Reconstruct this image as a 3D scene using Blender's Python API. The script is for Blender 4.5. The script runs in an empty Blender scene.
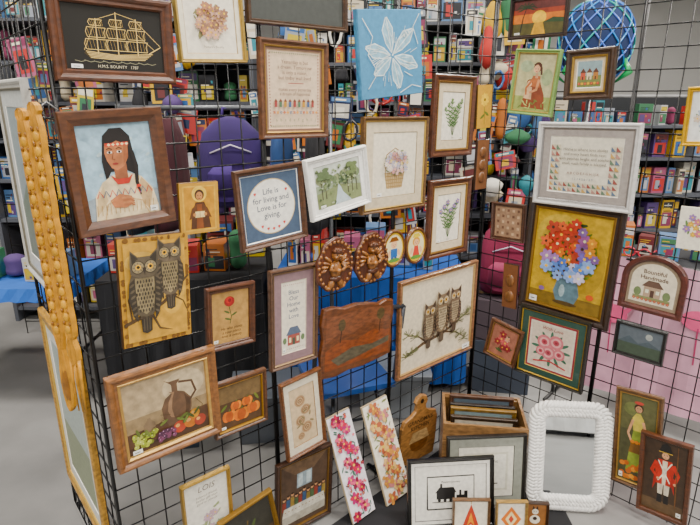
import bpy, math, random
from mathutils import Vector, Matrix
rnd=random.Random(7)
Z=Vector((0,0,1))
# ------------------------------------------------------------ colour / materials
def lin(h,sat=1.15):
    if isinstance(h,str):
        h=h.lstrip('#')
        if len(h)==3: h=''.join(q*2 for q in h)
        c=[int(h[i:i+2],16)/255 for i in (0,2,4)]
    else: c=list(h)
    c=[x/12.92 if x<=.04045 else ((x+.055)/1.055)**2.4 for x in c]
    l=.2126*c[0]+.7152*c[1]+.0722*c[2]
    return tuple(max(0,min(1,l+(x-l)*sat)) for x in c)+(1,)
MATS={}
def mk(name,rough=.6,metal=0,coat=0,kind='paint',spec=.5):
    m=bpy.data.materials.new(name);m.use_nodes=True;nt=m.node_tree;N=nt.nodes;L=nt.links
    b=N['Principled BSDF'];b.inputs['Roughness'].default_value=rough;b.inputs['Metallic'].default_value=metal
    b.inputs['Coat Weight'].default_value=coat;b.inputs['Coat Roughness'].default_value=.08
    b.inputs['Specular IOR Level'].default_value=spec
    a=N.new('ShaderNodeAttribute');a.attribute_name='Col'
    tc=N.new('ShaderNodeTexCoord');mp=N.new('ShaderNodeMapping');no=N.new('ShaderNodeTexNoise')
    L.new(tc.outputs['Object'],mp.inputs[0]);L.new(mp.outputs[0],no.inputs['Vector'])
    cr=N.new('ShaderNodeMapRange');mx=N.new('ShaderNodeVectorMath');mx.operation='SCALE'
    L.new(a.outputs['Color'],mx.inputs[0]);L.new(cr.outputs[0],mx.inputs['Scale']);L.new(mx.outputs[0],b.inputs['Base Color'])
    L.new(no.outputs['Fac'],cr.inputs['Value']);cr.inputs['From Min'].default_value=.3;cr.inputs['From Max'].default_value=.7
    no.inputs['Detail'].default_value=4
    lo,hi,sc,bs=.88,1.1,60,.15
    if kind=='wood': lo,hi,sc,bs=.42,1.0,16,.25; mp.inputs['Scale'].default_value=(2,5,5)
    if kind=='woodv': lo,hi,sc,bs=.42,1.0,14,.25; mp.inputs['Scale'].default_value=(9,1,9)
    if kind=='flat': lo,hi,sc,bs=.97,1.03,80,.05
    if kind=='canvas': lo,hi,sc,bs=.72,1.22,38,.4
    if kind=='cloth': lo,hi,sc,bs=.8,1.1,8,.2
    if kind=='mirror': lo,hi,sc,bs=1,1,1,0
    no.inputs['Scale'].default_value=sc;cr.inputs['To Min'].default_value=lo;cr.inputs['To Max'].default_value=hi
    if bs:
        bp=N.new('ShaderNodeBump');bp.inputs['Strength'].default_value=bs;bp.inputs['Distance'].default_value=.002
        L.new(no.outputs['Fac'],bp.inputs['Height']);L.new(bp.outputs[0],b.inputs['Normal'])
    MATS[name]=m
mk('wood_frame',.38,kind='wood',coat=.3);mk('wood_upright',.4,kind='woodv',coat=.2);mk('paint',.6,kind='paint')
mk('print_under_glass',.5,kind='paint',coat=.3);mk('oil_canvas',.5,kind='canvas',coat=.1);mk('gold_leaf',.35,metal=.6,kind='paint')
mk('gloss_plastic',.3,kind='flat',coat=.3);mk('cloth',.9,kind='cloth');mk('black_wire',.35,metal=.3,kind='flat')
mk('mirror_glass',.02,metal=1,kind='mirror');mk('matte_card',.85,kind='flat')
MN=list(MATS)
# ------------------------------------------------------------ builder
class B:
    def __init__(s,name): s.n=name;s.v=[];s.f=[];s.c=[];s.m=[];s.sm=[];s.mat='paint';s.z=0;s.A=(-.1,-.1,.1,.1)
    def add(s,vs,fs,col,mat=None,sm=False):
        i=len(s.v);s.v+=[tuple(x) for x in vs];c=lin(col) if not (isinstance(col,tuple) and len(col)==4) else col
        mi=MN.index(mat or s.mat)
        for f in fs: s.f.append(tuple(k+i for k in f));s.c.append(c);s.m.append(mi);s.sm.append(sm)
    def box(s,x0,y0,z0,x1,y1,z1,col,mat=None):
        v=[(x0,y0,z0),(x1,y0,z0),(x1,y1,z0),(x0,y1,z0),(x0,y0,z1),(x1,y0,z1),(x1,y1,z1),(x0,y1,z1)]
        s.add(v,[(3,2,1,0),(4,5,6,7),(0,1,5,4),(1,2,6,5),(2,3,7,6),(3,0,4,7)],col,mat)
    def loops(s,Ls,col,mat=None,closed=True,cap0=False,cap1=False,sm=False):
        n=len(Ls[0]);v=[p for l in Ls for p in l];f=[]
        for i in range(len(Ls)-1):
            for k in range(n if closed else n-1):
                k2=(k+1)%n;f.append((i*n+k,i*n+k2,(i+1)*n+k2,(i+1)*n+k))
        if cap0:f.append(tuple(reversed(range(n))))
        if cap1:f.append(tuple((len(Ls)-1)*n+k for k in range(n)))
        s.add(v,f,col,mat,sm)
    def tube(s,pts,r,col,mat=None,n=6,closed=False,sm=True):
        pts=[Vector(p) for p in pts];L=[];m=len(pts);up=None
        for i,p in enumerate(pts):
            a=pts[i-1] if (i or closed) else p;b=pts[(i+1)%m] if (i<m-1 or closed) else p
            d=(b-a).normalized()
            if up is None: up=d.cross(Vector((.31,.52,.8))).normalized()
            up=(up-d*up.dot(d)).normalized();t=d.cross(up);rr=r[i] if isinstance(r,(list,tuple)) else r
            L.append([p+(up*math.cos(k*2*math.pi/n)+t*math.sin(k*2*math.pi/n))*rr for k in range(n)])
        if closed:L.append(L[0])
        s.loops(L,col,mat,cap0=not closed,cap1=not closed,sm=sm)
    def dome(s,cx,cy,z,rx,ry,hz,col,mat=None,n=16,ang=0):
        L=[];ca,sa=math.cos(math.radians(ang)),math.sin(math.radians(ang))
        for j in range(6):
            a=j/6*math.pi/2;q=[]
            for k in range(n):
                t=k*2*math.pi/n;x=rx*math.cos(a)*math.cos(t);y=ry*math.cos(a)*math.sin(t)
                q.append((cx+x*ca-y*sa,cy+x*sa+y*ca,z+hz*math.sin(a)))
            L.append(q)
        s.loops(L,col,mat,cap1=True,sm=True)
    # --- picture parts
    def frame(s,w,h,fw,col,th=.022,mat='wood_frame',prof=None,lip=None,back='#5a4634'):
        s.w,s.h,s.th=w,h,th
        prof=prof or [(0,-1),(0,-.3),(.1,-.05),(.3,0),(.48,-.12),(.62,-.3),(.85,-.28),(1,-.5),(1,-.7)]
        def lp(d,z): return [(-w/2+d,-h/2+d,z),(w/2-d,-h/2+d,z),(w/2-d,h/2-d,z),(-w/2+d,h/2-d,z)]
        Ls=[lp(d*fw,z*th) for d,z in prof]
        s.loops(Ls,col,mat)
        if lip: s.loops([lp(fw*.86,-.27*th),lp(fw*.93,-.2*th),lp(fw*1.12,-.34*th),lp(fw*1.15,-.7*th)],lip,'gold_leaf')
        s.add(lp(0,-th),[(3,2,1,0)],back,'matte_card')
        k=fw*(1.1 if lip else .98)
        s.A=(-w/2+k,-h/2+k,w/2-k,h/2-k);s.z=-.62*th
        return s
    def board(s,w,h,th,col,mat='paint',edge=None):
        s.th=th;b=.004
        s.loops([[(x,y,z) for x,y in ((-w/2+i,-h/2+i),(w/2-i,-h/2+i),(w/2-i,h/2-i),(-w/2+i,h/2-i))] for i,z in ((0,-th),(0,-b),(b*.6,0))],edge or col,mat,cap0=True)
        s.A=(-w/2,-h/2,w/2,h/2);s.z=0;s.R(.8,.8,99.2,99.2,col);return s
    def X(s,x,y): a=s.A;return a[0]+(a[2]-a[0])*x/100,a[1]+(a[3]-a[1])*y/100
    def nz(s): s.z+=5e-5;return s.z
    def P(s,pts,col,mat=None):
        z=s.nz();s.add([(*s.X(*p),z) for p in pts],[tuple(range(len(pts)))],col,mat)
    def R(s,x0,y0,x1,y1,col,mat=None): s.P([(x0,y0),(x1,y0),(x1,y1),(x0,y1)],col,mat)
    def E(s,cx,cy,rx,ry,col,ang=0,n=18):
        z=s.nz();u=(s.A[2]-s.A[0])/100;x0,y0=s.X(cx,cy);a=math.radians(ang);ca,sa=math.cos(a),math.sin(a);q=[]
        for k in range(n):
            t=k*2*math.pi/n;x=rx*u*math.cos(t);y=ry*u*math.sin(t);q.append((x0+x*ca-y*sa,y0+x*sa+y*ca,z))
        s.add(q,[tuple(range(n))],col)
    def S(s,pts,wd,col,closed=False,mat=None):
        z=s.nz();u=(s.A[2]-s.A[0])/100;q=[Vector(s.X(*p)) for p in pts]
        if closed:q.append(q[0])
        ws=wd if isinstance(wd,(list,tuple)) else [wd]*len(q);v=[]
        for i,p in enumerate(q):
            a=q[max(0,i-1)];b=q[min(len(q)-1,i+1)];d=(b-a)
            d=d.normalized() if d.length>0 else Vector((1,0));n=Vector((-d.y,d.x))*ws[i]*u/2
            v+=[(p.x-n.x,p.y-n.y,z),(p.x+n.x,p.y+n.y,z)]
        s.add(v,[(2*i,2*i+2,2*i+3,2*i+1) for i in range(len(q)-1)],col,mat)
    def T(s,body,cx,cy,size,col,sp=1.0,italic=0,bold=0):
        cu=bpy.data.curves.new('t','FONT');cu.body=body;cu.align_x='CENTER';cu.align_y='CENTER';cu.resolution_u=2;cu.space_line=sp;cu.shear=italic;cu.offset=bold
        ob=bpy.data.objects.new('t',cu);me=bpy.data.meshes.new_from_object(ob)
        x0,y0=s.X(cx,cy);k=size*(s.A[2]-s.A[0])/100;z=s.nz()
        s.add([(x0+v.co.x*k,y0+v.co.y*k,z) for v in me.vertices],[tuple(p.vertices) for p in me.polygons],col)
        bpy.data.objects.remove(ob);bpy.data.curves.remove(cu);bpy.data.meshes.remove(me)
    def mount(s,ix,iy,col,line=None,mat=None):
        a=s.A;z=s.z+.0024;x0,y0,x1,y1=a[0]+ix,a[1]+iy,a[2]-ix,a[3]-iy
        o=[(a[0],a[1]),(a[2],a[1]),(a[2],a[3]),(a[0],a[3])];i=[(x0,y0),(x1,y0),(x1,y1),(x0,y1)]
        b=.0025;j=[(x0+b,y0+b),(x1-b,y0+b),(x1-b,y1-b),(x0+b,y1-b)]
        s.loops([[(p[0],p[1],z) for p in o],[(p[0],p[1],z) for p in i]],col,mat)
        s.loops([[(p[0],p[1],z) for p in i],[(p[0],p[1],z-.0022) for p in j]],line or '#f4f1e8')
        s.A=(x0+b*.8,y0+b*.8,x1-b*.8,y1-b*.8)
    def fill(s,col,mat=None): s.R(0,0,100,100,col,mat)
    def flower(s,cx,cy,r,col,cen='#e8c23a',n=6,col2=None,a0=None):
        a0=rnd.random()*60 if a0 is None else a0
        asp=(s.A[2]-s.A[0])/(s.A[3]-s.A[1])
        for k in range(n):
            a=math.radians(a0+k*360/n);s.E(cx+math.cos(a)*r*.55,cy+math.sin(a)*r*.55*asp,r*.55,r*.36,col if k%2 or not col2 else col2,math.degrees(a),10)
        s.E(cx,cy,r*.24,r*.24,cen,n=8)
    def leaf(s,cx,cy,l,ang,col): s.E(cx,cy,l,l*.3,col,ang,8)
    def bunch(s,cx,cy,rx,ry,n,cols,r,leaves='#4d6b35',nl=None):
        for k in range(nl if nl is not None else n):
            a=rnd.random()*6.28;q=rnd.uniform(.6,1.15);s.leaf(cx+math.cos(a)*rx*q,cy+math.sin(a)*ry*q,r*rnd.uniform(.7,1.2),rnd.random()*180,leaves)
        for k in range(n):
            a=k*2.4;q=math.sqrt((k+.5)/n);s.flower(cx+math.cos(a)*rx*q,cy+math.sin(a)*ry*q,r*rnd.uniform(.75,1.15),rnd.choice(cols),n=rnd.choice([5,6]))
    def owl(s,cx,cy,k,c1='#8a7a66',c2='#cdbfa6',c3='#4a3d30'):
        A=(s.A[2]-s.A[0])/(s.A[3]-s.A[1])
        def e(x,y,rx,ry,c,a=0,n=12):s.E(cx+x*k,cy+y*k*A,rx*k,ry*k,c,a,n)
        def p(pts,c): s.P([(cx+x*k,cy+y*k*A) for x,y in pts],c)
        p([(-2.6,-8),(2.6,-8),(2.2,-18),(0,-19),(-2.2,-18)],c3)
        for x in(-1.2,0,1.2): s.S([(cx+x*k,cy-9*k*A),(cx+x*k,cy-17.5*k*A)],.35*k,c1)
        p([(-6.4,6),(-7,0),(-5.6,-7),(-2.4,-11),(2.4,-11),(5.6,-7),(7,0),(6.4,6),(5,10),(-5,10)],c1)
        p([(-4,7),(-4.6,0),(-3.4,-7),(0,-10),(3.4,-7),(4.6,0),(4,7)],c2)
        for j in range(8):
            w=4.2-abs(j-4)*.35
            for i in range(-3,4):
                x=i*1.25+(j%2)*.6
                if abs(x)<w: e(x,-8+j*1.9,.42,.85,c3 if (i+j)%3 else c1,0,6)
        for sx in(-1,1):
            p([(sx*4.4,7),(sx*6.8,5),(sx*7.4,-2),(sx*5.6,-10),(sx*3.8,-13),(sx*3.9,-4)],c3)
            for j in range(6): e(sx*(5.7-j*.15),4-j*2.6,1.3,.55,c1,sx*-35,7)
        p([(-6,9),(-6.2,13),(-5.8,19.5),(-2.6,16.4),(2.6,16.4),(5.8,19.5),(6.2,13),(6,9),(3,7),(-3,7)],c1)
        for sx in(-1,1):
            p([(sx*5.6,18.6),(sx*2.4,15.6),(sx*5.2,13.6)],c3)
            e(sx*2.7,11.8,2.9,3.0,c3,0,16);e(sx*2.7,11.8,2.5,2.6,c2,0,16)
            for t in range(8):
                a=t*.785;s.S([(cx+(sx*2.7+1.3*math.cos(a))*k,cy+(11.8+1.3*math.sin(a))*k*A),(cx+(sx*2.7+2.3*math.cos(a))*k,cy+(11.8+2.3*math.sin(a))*k*A)],.25*k,c1)
            e(sx*2.6,11.9,1.25,1.25,'#d9a62b');e(sx*2.6,11.9,.7,.7,'#140f0a');e(sx*1.9,-11.2,1.4,.7,'#3a2d1e')
        p([(-.9,11.6),(.9,11.6),(0,8.2)],'#2a2118')
    def make(s,M):
        if s.n.startswith('framed') and (len(s.v)%5)<3:
            x0=84 if len(s.v)%2 else 4
            s.R(x0,2,x0+11,8,'#f0efe8');s.R(x0+2,4,x0+8,5,'#444444')
        me=bpy.data.meshes.new(s.n);me.from_pydata(s.v,[],s.f)
        used=sorted(set(s.m));
        for u in used: me.materials.append(MATS[MN[u]])
        me.polygons.foreach_set('material_index',[used.index(x) for x in s.m]);me.polygons.foreach_set('use_smooth',s.sm)
        at=me.color_attributes.new('Col','FLOAT_COLOR','CORNER');d=[]
        for f,c in zip(s.f,s.c): d+=list(c)*len(f)
        at.data.foreach_set('color',d);me.update()
        o=bpy.data.objects.new(s.n,me);o.matrix_world=M;bpy.context.collection.objects.link(o);return o
# ------------------------------------------------------------ placement
EDGE=Vector((-.748,1.431,0));DL=Vector((.766,.643,0));DR=Vector((.7071,-.7071,0));DS=Vector((.643,-.766,0))
WALL={'L':(Vector((-.71,1.463,0)),DL),'R':(Vector((.644,2.6,0)),DR),'S':(EDGE-DS*.76,DS)}
def frm(P,D,V,roll):
    N=D.cross(V);a=math.radians(roll);x=D*math.cos(a)+V*math.sin(a);y=V*math.cos(a)-D*math.sin(a)
    return Matrix(((x.x,y.x,N.x,P.x),(x.y,y.y,N.y,P.y),(x.z,y.z,N.z,P.z),(0,0,0,1)))
def W(w,u,z,e=.03,roll=0):
    P0,D=WALL[w];N=D.cross(Z);return frm(P0+D*u+Z*z+N*e,D,Z,roll)
def FL(x,y,yaw,lean,h,roll=0,up=.006):
    a=math.radians(yaw);D=Vector((math.cos(a),math.sin(a),0));Bk=-D.cross(Z);l=math.radians(lean)
    V=Z*math.cos(l)+Bk*math.sin(l);return frm(Vector((x,y,up))+V*h/2,D,V,roll)
def TR(x,y,z,yaw=0): return Matrix.Translation((x,y,z))@Matrix.Rotation(math.radians(yaw),4,'Z')
# ------------------------------------------------------------ grid wall
def grid(name,P0,D,L,H=2.38,nx=None):
    b=B(name);b.mat='black_wire';n=nx or round(L/.0762);c='#0c0c0d'
    for i in range(n+1):
        x=L*i/n;b.tube([(x,0.01,0),(x,H,0)],.0065 if i in(0,n) else .0026,c,n=5)
    j=0
    while j*.0762<=H-.01:
        b.tube([(0,.02+j*.0762,.004),(L,.02+j*.0762,.004)],.0026,c,n=5);j+=1
    b.tube([(0,H,0),(L,H,0)],.0065,c)
    for x in(0.03,L-.03): b.tube([(x,.012,-.10),(x,.012,0)],.012,c)
    b.make(frm(P0,D,Z,0))
PL,_=WALL['L']
for k in range(3): grid('wire_grid_panel',PL+DL*(-.05+k*.607),DL,.6,nx=8)
for k in range(2): grid('wire_grid_panel',WALL['R'][0]+DR*(.01+k*.617),DR,.61,nx=8)
grid('wire_grid_panel',WALL['S'][0],DS,.755,nx=10)
# ------------------------------------------------------------ pictures: left wall
def pic(n): return B(n)
b=pic('framed_string_art_ship').frame(.31,.215,.030,'#5b3520');b.mat='matte_card';b.fill('#191713');g='#d9bd7c'
g2='#b89a5a'
b.P([(18,26),(24,18),(78,18),(90,30),(84,30),(76,27),(30,27),(22,31)],'#3a2f1a')
for i in range(5): b.S([(20+i,29-i*2.4),(50,25-i*1.8),(88-i*2,30-i*2.6)],.7,g)
b.S([(84,30),(97,42)],.9,g)
for mx,t in((32,80),(52,92),(72,84)):
    b.S([(mx,26),(mx,t)],.9,g)
    for j,(lo,hi,ww) in enumerate(((32,48,11),(51,66,9),(69,80,6))):
        hi=min(hi,t-2)
        b.S([(mx-ww,hi),(mx+ww,hi)],.6,g);b.S([(mx-ww,lo),(mx+ww-1,lo)],.6,g);b.S([(mx-ww,hi),(mx-ww-1.5,(lo+hi)/2),(mx-ww,lo)],.5,g);b.S([(mx+ww,hi),(mx+ww-2,(lo+hi)/2),(mx+ww-1,lo)],.5,g)
        for q in range(7): b.S([(mx-ww+q*ww/3.2,hi),(mx-ww+2+q*ww/3.4,lo)],.22,g2)
b.S([(72,80),(97,42)],.4,g);b.S([(72,60),(90,36)],.4,g);b.S([(52,90),(32,78),(18,30)],.4,g);b.S([(52,90),(72,82)],.4,g)
for i in range(9): b.S([(8+i*9,14+(i%2)),(14+i*9,12),(18+i*9,14)],.5,'#8d8a70')
b.T("H.M.S. BOUNTY   1787",50,6,4.2,'#c9c2a8')
b.make(W('L',.111,1.895,roll=-1))
b=pic('framed_dried_flower_print').frame(.212,.215,.011,'#b59a5c',mat='gold_leaf');b.mat='print_under_glass';b.fill('#e9e2cf');b.mount(.014,.014,'#e7dfc8',line='#b09870');b.fill('#ece4d2')
b.bunch(50,54,30,27,30,['#b58a72','#a9785c','#c9a08a','#8f6a54'],7,'#8d8a60',24);b.T("Nature's Bounty",50,10,6,'#6b5a44');b.make(W('L',.385,1.955,roll=2))
b=pic('framed_chalkboard').frame(.39,.20,.016,'#4a3423');b.fill('#3c3f3c');b.make(W('L',.70,2.065,roll=0))
# sampler
b=pic('framed_cross_stitch_sampler').frame(.272,.31,.022,'#6a4630',lip='#9a7a46');b.mat='print_under_glass';b.fill('#cdb49a');b.mount(.008,.008,'#7d6152',line='#c8a888');b.fill('#d3bda2')
for x in(3,97):
    for y in range(4,98,4): b.E(x,y,1.3,1.3,'#8a3d3a',n=4)
for y in(3,97):
    for x in range(4,98,4): b.E(x,y,1.3,1.3,'#5d6b4a',n=4)
b.T("Yesterday is but\na dream, Tomorrow\nis only a vision,\nbut today well lived",50,76,8,'#5b3a33')
b.T("makes every yesterday\na dream of happiness",50,48,7,'#5b3a33')
for i in range(9):
    c=['#8f3f3c','#4f6b52','#b0853c','#44587a'][i%4];b.R(10+i*9,28,15+i*9,35,c);b.P([(9+i*9,35),(16+i*9,35),(12.5+i*9,39)],'#6a3b2c')
for i in range(14): b.flower(9+i*6.3,21,2.6,['#a84642','#c98a4a','#5c6f8a'][i%3],n=4)
for i in range(10): b.T("abcdefghij"[i],12+i*8.5,11,7,'#5b6b4a')
b.R(35,58.5,65,59.5,'#8f3f3c')
b.make(W('L',.672,1.772,roll=-1))
# blue canvas
b=pic('blue_flower_canvas').board(.325,.305,.022,'#4c84a8','oil_canvas');b.mat='oil_canvas';wc='#d5e0df'
for a,l in((100,44),(40,46),(-20,44),(-75,40),(165,42),(215,36)):
    r=math.radians(a);d=(math.cos(r),math.sin(r));n=(-d[1],d[0]);cx,cy=50,48
    b.P([(cx+d[0]*l*t+n[0]*wv,cy+d[1]*l*t+n[1]*wv) for t,wv in((.08,0),(.35,7),(.7,9),(1,1),(.7,-7),(.35,-6))],'#8fb4c6')
    for wv in(9,-7,0): b.S([(cx+d[0]*l*t+n[0]*wv*k,cy+d[1]*l*t+n[1]*wv*k) for t,k in((.08,0),(.35,.75),(.7,1),(1,.1))],1.3,wc)
b.S([(50,48),(60,66),(72,72)],2,wc)
for i in range(40):
    a=rnd.random()*6.28;r0=rnd.uniform(10,30);b.S([(50+math.cos(a)*r0,48+math.sin(a)*r0),(50+math.cos(a+.1)*(r0+12),48+math.sin(a+.1)*(r0+12))],.6,wc)
for q in range(6): b.E(70+q*1.5,70+(q*5)%7,1.2,1.2,wc)
b.S([(6,90),(20,70),(12,50),(26,30),(10,12)],1,wc);b.S([(95,95),(84,80),(92,60)],1,wc);b.S([(60,4),(80,12),(96,8)],1,wc)
b.make(W('L',1.107,1.905,roll=5))
# portrait of a girl
b=pic('framed_native_american_girl_portrait').frame(.272,.332,.038,'#5e3a24',th=.028,prof=[(0,-1),(0,-.2),(.08,0),(.55,-.02),(.75,-.2),(1,-.35),(1,-.8)]);b.mat='oil_canvas';b.fill('#9fbccb')
b.P([(0,0),(100,0),(100,26),(70,32),(30,30),(0,22)],'#8f9aa0')
for i in range(30): b.E(rnd.uniform(6,94),rnd.uniform(34,94),rnd.uniform(3,6),rnd.uniform(1,3),rnd.choice(['#a8c4d0','#98b4c4','#b4c8cc']),rnd.uniform(0,40),8)
b.P([(34,88),(44,95),(60,95),(70,86),(73,60),(70,45),(60,50),(38,50),(30,40),(28,62)],'#16100e')
b.P([(8,0),(12,26),(24,40),(40,47),(62,47),(78,42),(92,28),(97,8),(97,0)],'#dcc9a4')
b.P([(84,4),(92,26),(78,41),(70,30),(76,12)],'#b99c74');b.P([(10,4),(14,24),(24,36),(28,20)],'#c4ab82')
b.P([(42,40),(60,40),(60,58),(43,58)],'#8a553a')
b.P([(35,80),(33,70),(35,62),(40,54),(47,51),(57,55),(64,64),(66,80),(60,88),(44,89)],'#a86b48');b.P([(56,56),(64,64),(66,80),(60,80),(58,66)],'#93583a')
b.P([(35,83),(51,94),(67,83),(66,77),(51,82),(36,77)],'#16100e')
b.P([(35.5,80),(66.5,80),(66.5,76.5),(35.5,76.5)],'#c33a2a')
for i in range(5): b.P([(38+i*6,78.2),(40.5+i*6,79.8),(43+i*6,78.2),(40.5+i*6,76.7)],'#e9d9a8')
for sx in(40,53):
    b.E(sx,70.5,3.4,1.8,'#f1e6d8');b.E(sx,70.5,1.7,1.7,'#1a0f0a');b.S([(sx-4,73.5),(sx,75),(sx+4,73.2)],1.1,'#20120c')
b.S([(45,70),(42,63.5),(46,62.6)],1,'#6d3d26');b.E(45.5,58.3,4,1.4,'#8a2f2a')
b.S([(70,70),(73,54),(71,36),(74,22)],[5,6,5,2],'#1a1310');b.E(72.5,32,3.4,2,'#c33a2a')
b.P([(36,47),(44,36),(60,36),(67,46),(60,42),(44,42)],'#b5352a')
for i in range(9): b.S([(14+i*8.5,24),(18+i*8.5,31),(22.5+i*8.5,24)],1.3,['#b5352a','#365a7a'][i%2])
for i in range(14): b.S([(12+i*6,16),(11+i*6,5)],.8,'#a3814f')
b.P([(30,20),(44,26),(60,22),(62,14),(50,10),(34,12)],'#a86b48')
for k in range(4): b.S([(46+k*.5,21-k*2.6),(58,21-k*2.6),(63,18-k*2.2)],2,['#b47a54','#9a6040'][k%2])
b.S([(20,0),(26,16),(34,20)],1,'#b08c5c');b.S([(82,0),(74,16),(64,18)],1,'#b08c5c')
b.make(W('L',.083,1.555,roll=2.5))
# gold plaque w figure
b=pic('gilded_angel_plaque').board(.128,.158,.014,'#b3873a','oil_canvas','#6a4a1e');b.mat='oil_canvas'
b.R(8,6,92,94,'#c39a48');b.R(12,9,88,91,'#b5832f')
b.P([(26,10),(78,10),(72,40),(62,62),(40,62),(30,42)],'#4a2c18');b.P([(40,10),(58,10),(56,58),(44,58)],'#7a4424');b.E(50,78,19,19,'#dcb85a');b.E(50,76,12,13,'#3a2212');b.E(50,74,8.5,10,'#b07a4c');b.P([(30,50),(44,60),(40,36),(22,28)],'#5c381e');b.P([(70,50),(56,60),(60,36),(80,30)],'#5c381e')
b.E(46.5,75,1.3,1,'#20120a');b.E(53,75,1.3,1,'#20120a');b.E(50,69,2.6,.8,'#6a2c1c');b.R(38,32,62,44,'#d8c08a');b.S([(50,32),(50,44)],1,'#6a4a24');b.E(36,38,4,4,'#b07a4c');b.E(64,38,4,4,'#b07a4c')
b.make(W('L',.30,1.425,roll=-2))
# life is for living
b=pic('framed_life_and_love_quote').frame(.268,.272,.020,'#5b3b26');b.mat='print_under_glass';b.fill('#44546a');b.mount(.003,.003,'#4a5a72')
b.E(50,50,43.5,43.5,'#b9a47c',n=48);b.E(50,50,42,42,'#ece9df',n=48)
b.T("Life is\nfor living and\nLove is for\ngiving.",50,55,12.5,'#3a4456',sp=1.0,bold=.01)
for x,y in((22,73),(78,73),(30,22),(40,17),(50,15.5),(60,17),(70,22)): b.E(x-.9,y,1.4,1.6,'#c2453f');b.E(x+.9,y,1.4,1.6,'#c2453f');b.P([(x-2.2,y-.4),(x,y-3.6),(x+2.2,y-.4)],'#c2453f')
b.make(W('L',.566,1.396,roll=3.5))
# landscape
b=pic('framed_river_landscape').frame(.282,.222,.018,'#e6e4de',mat='paint');b.mat='print_under_glass';b.fill('#eceae4');b.mount(.018,.016,'#efeee8',line='#b9b7ae');b.fill('#8f9a82')
b.R(0,55,100,100,'#c6ccc0')
for i in range(26): b.E(rnd.uniform(6,94),rnd.uniform(55,82),rnd.uniform(4,7),rnd.uniform(4,8),rnd.choice(['#6c7a5a','#55654b','#7f8a64','#8d9470']))
b.P([(0,0),(100,0),(100,34),(60,44),(48,50),(40,44),(0,36)],'#7c8660');b.P([(38,0),(76,0),(58,26),(54,40),(49,50),(47,40),(44,24)],'#b7c4c6')
for x in(12,20,80,90,70): b.S([(x,20),(x+1,90)],[2.4,.8],'#4b4a3a')
for i in range(90):
    x=rnd.uniform(5,95);y=rnd.uniform(44,92) if rnd.random()<.7 else rnd.uniform(6,40)
    if 38<x<66 and y<46: continue
    b.E(x,y,rnd.uniform(1.5,4),rnd.uniform(1,3),rnd.choice(['#5c6c4c','#73805a','#8d9a74','#4b563c','#a3ab8c']),n=8)
for i in range(10): b.E(rnd.uniform(9,30),rnd.uniform(70,90),7,4,'#5c6c4c');b.E(rnd.uniform(72,91),rnd.uniform(68,90),7,4,'#66744e')
b.make(W('L',.838,1.452,.054,roll=8))
# basket
b=pic('framed_flower_basket_embroidery').frame(.36,.372,.017,'#6f5130',lip='#b79a5a');b.mat='print_under_glass';b.fill('#d8cdb4');b.mount(.04,.04,'#cdc0a6',line='#8a7a5c');b.fill('#e2d9c4')
b.P([(32,12),(68,12),(74,38),(26,38)],'#b59c74')
for i in range(5): b.S([(31-i*1,15+i*5.6),(69+i*1,15+i*5.6)],1.2,'#8f7448')
for i in range(9): b.S([(33+i*4.3,12),(28+i*5.5,38)],1,'#9c8252')
b.S([(28,38),(30,66),(50,76),(70,66),(72,38)],1.6,'#8f7145')
b.bunch(50,54,26,18,40,['#c9a4a4','#a8a4b8','#cdb98c','#ddd0c8','#b5848a'],4,'#7f8a64',34)
b.make(W('L',1.150,1.492,.028,roll=-1))
for (u,z,w,h,c,sd) in((1.492,1.672,.272,.338,'#6b7f4a',0),(1.497,1.225,.285,.358,'#7a6a86',1)):
    b=pic('framed_botanical_print').frame(w,h,.030,'#5a3320',lip='#8a6a3c');b.mat='print_under_glass';b.fill('#d9cdb6');b.mount(.03,.035,'#cfc1a4',line='#6f5a3a');b.fill('#e8e2d2')
    for k in range(6):
        x1=50+(k-2.5)*14;y1=66+(k%3)*9;b.S([(50,10),(50+(x1-50)*.5,44),(x1,y1)],1.4,'#47603a')
        for t in range(5):
            q=.35+t*.14;x=50+(x1-50)*q;y=10+(y1-10)*q;b.leaf(x-4,y+1,7,150,'#4b6a3e');b.leaf(x+4,y+1,7,30,'#5c7a48')
        if sd: b.flower(x1,y1,8,'#7d6a9c',n=5)
        else: b.flower(x1,y1,5.5,'#5d7a46','#88a060',5)
    b.T("Fern" if not sd else "Violet",50,5,6,'#4a3a2a');b.make(W('L',u,z,roll=-1))
# owl plaque
b=pic('owl_decoupage_plaque').board(.212,.338,.02,'#b08437','oil_canvas','#4a2f14');b.mat='oil_canvas'
for i in range(60):
    a=rnd.random()*6.28;m=max(abs(math.cos(a)),abs(math.sin(a)));b.E(50+math.cos(a)/m*45,50+math.sin(a)/m*47,rnd.uniform(2,4),rnd.uniform(2,4),'#6d4a1c',n=8)
b.R(7,5,93,95,'#b98f42');b.E(30,78,22,14,'#c7a257');b.E(72,50,19,40,'#c29a4c')
b.S([(3,22),(30,28),(60,38),(97,60)],[5,6,5,3],'#4f3a20');b.S([(40,31),(52,14),(70,10)],[4,3,1],'#4f3a20');b.S([(70,44),(88,36),(96,22)],[3,2,1],'#4f3a20');b.S([(14,25),(10,45),(20,60)],[3,2,1],'#4f3a20')
b.owl(70,63,2.8,'#5c5040','#8f8060','#342c20');b.owl(33,50,3.2,'#544a3a','#8a7c5e','#2e271c')
b.make(W('L',.141,1.196,roll=-3))
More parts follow.
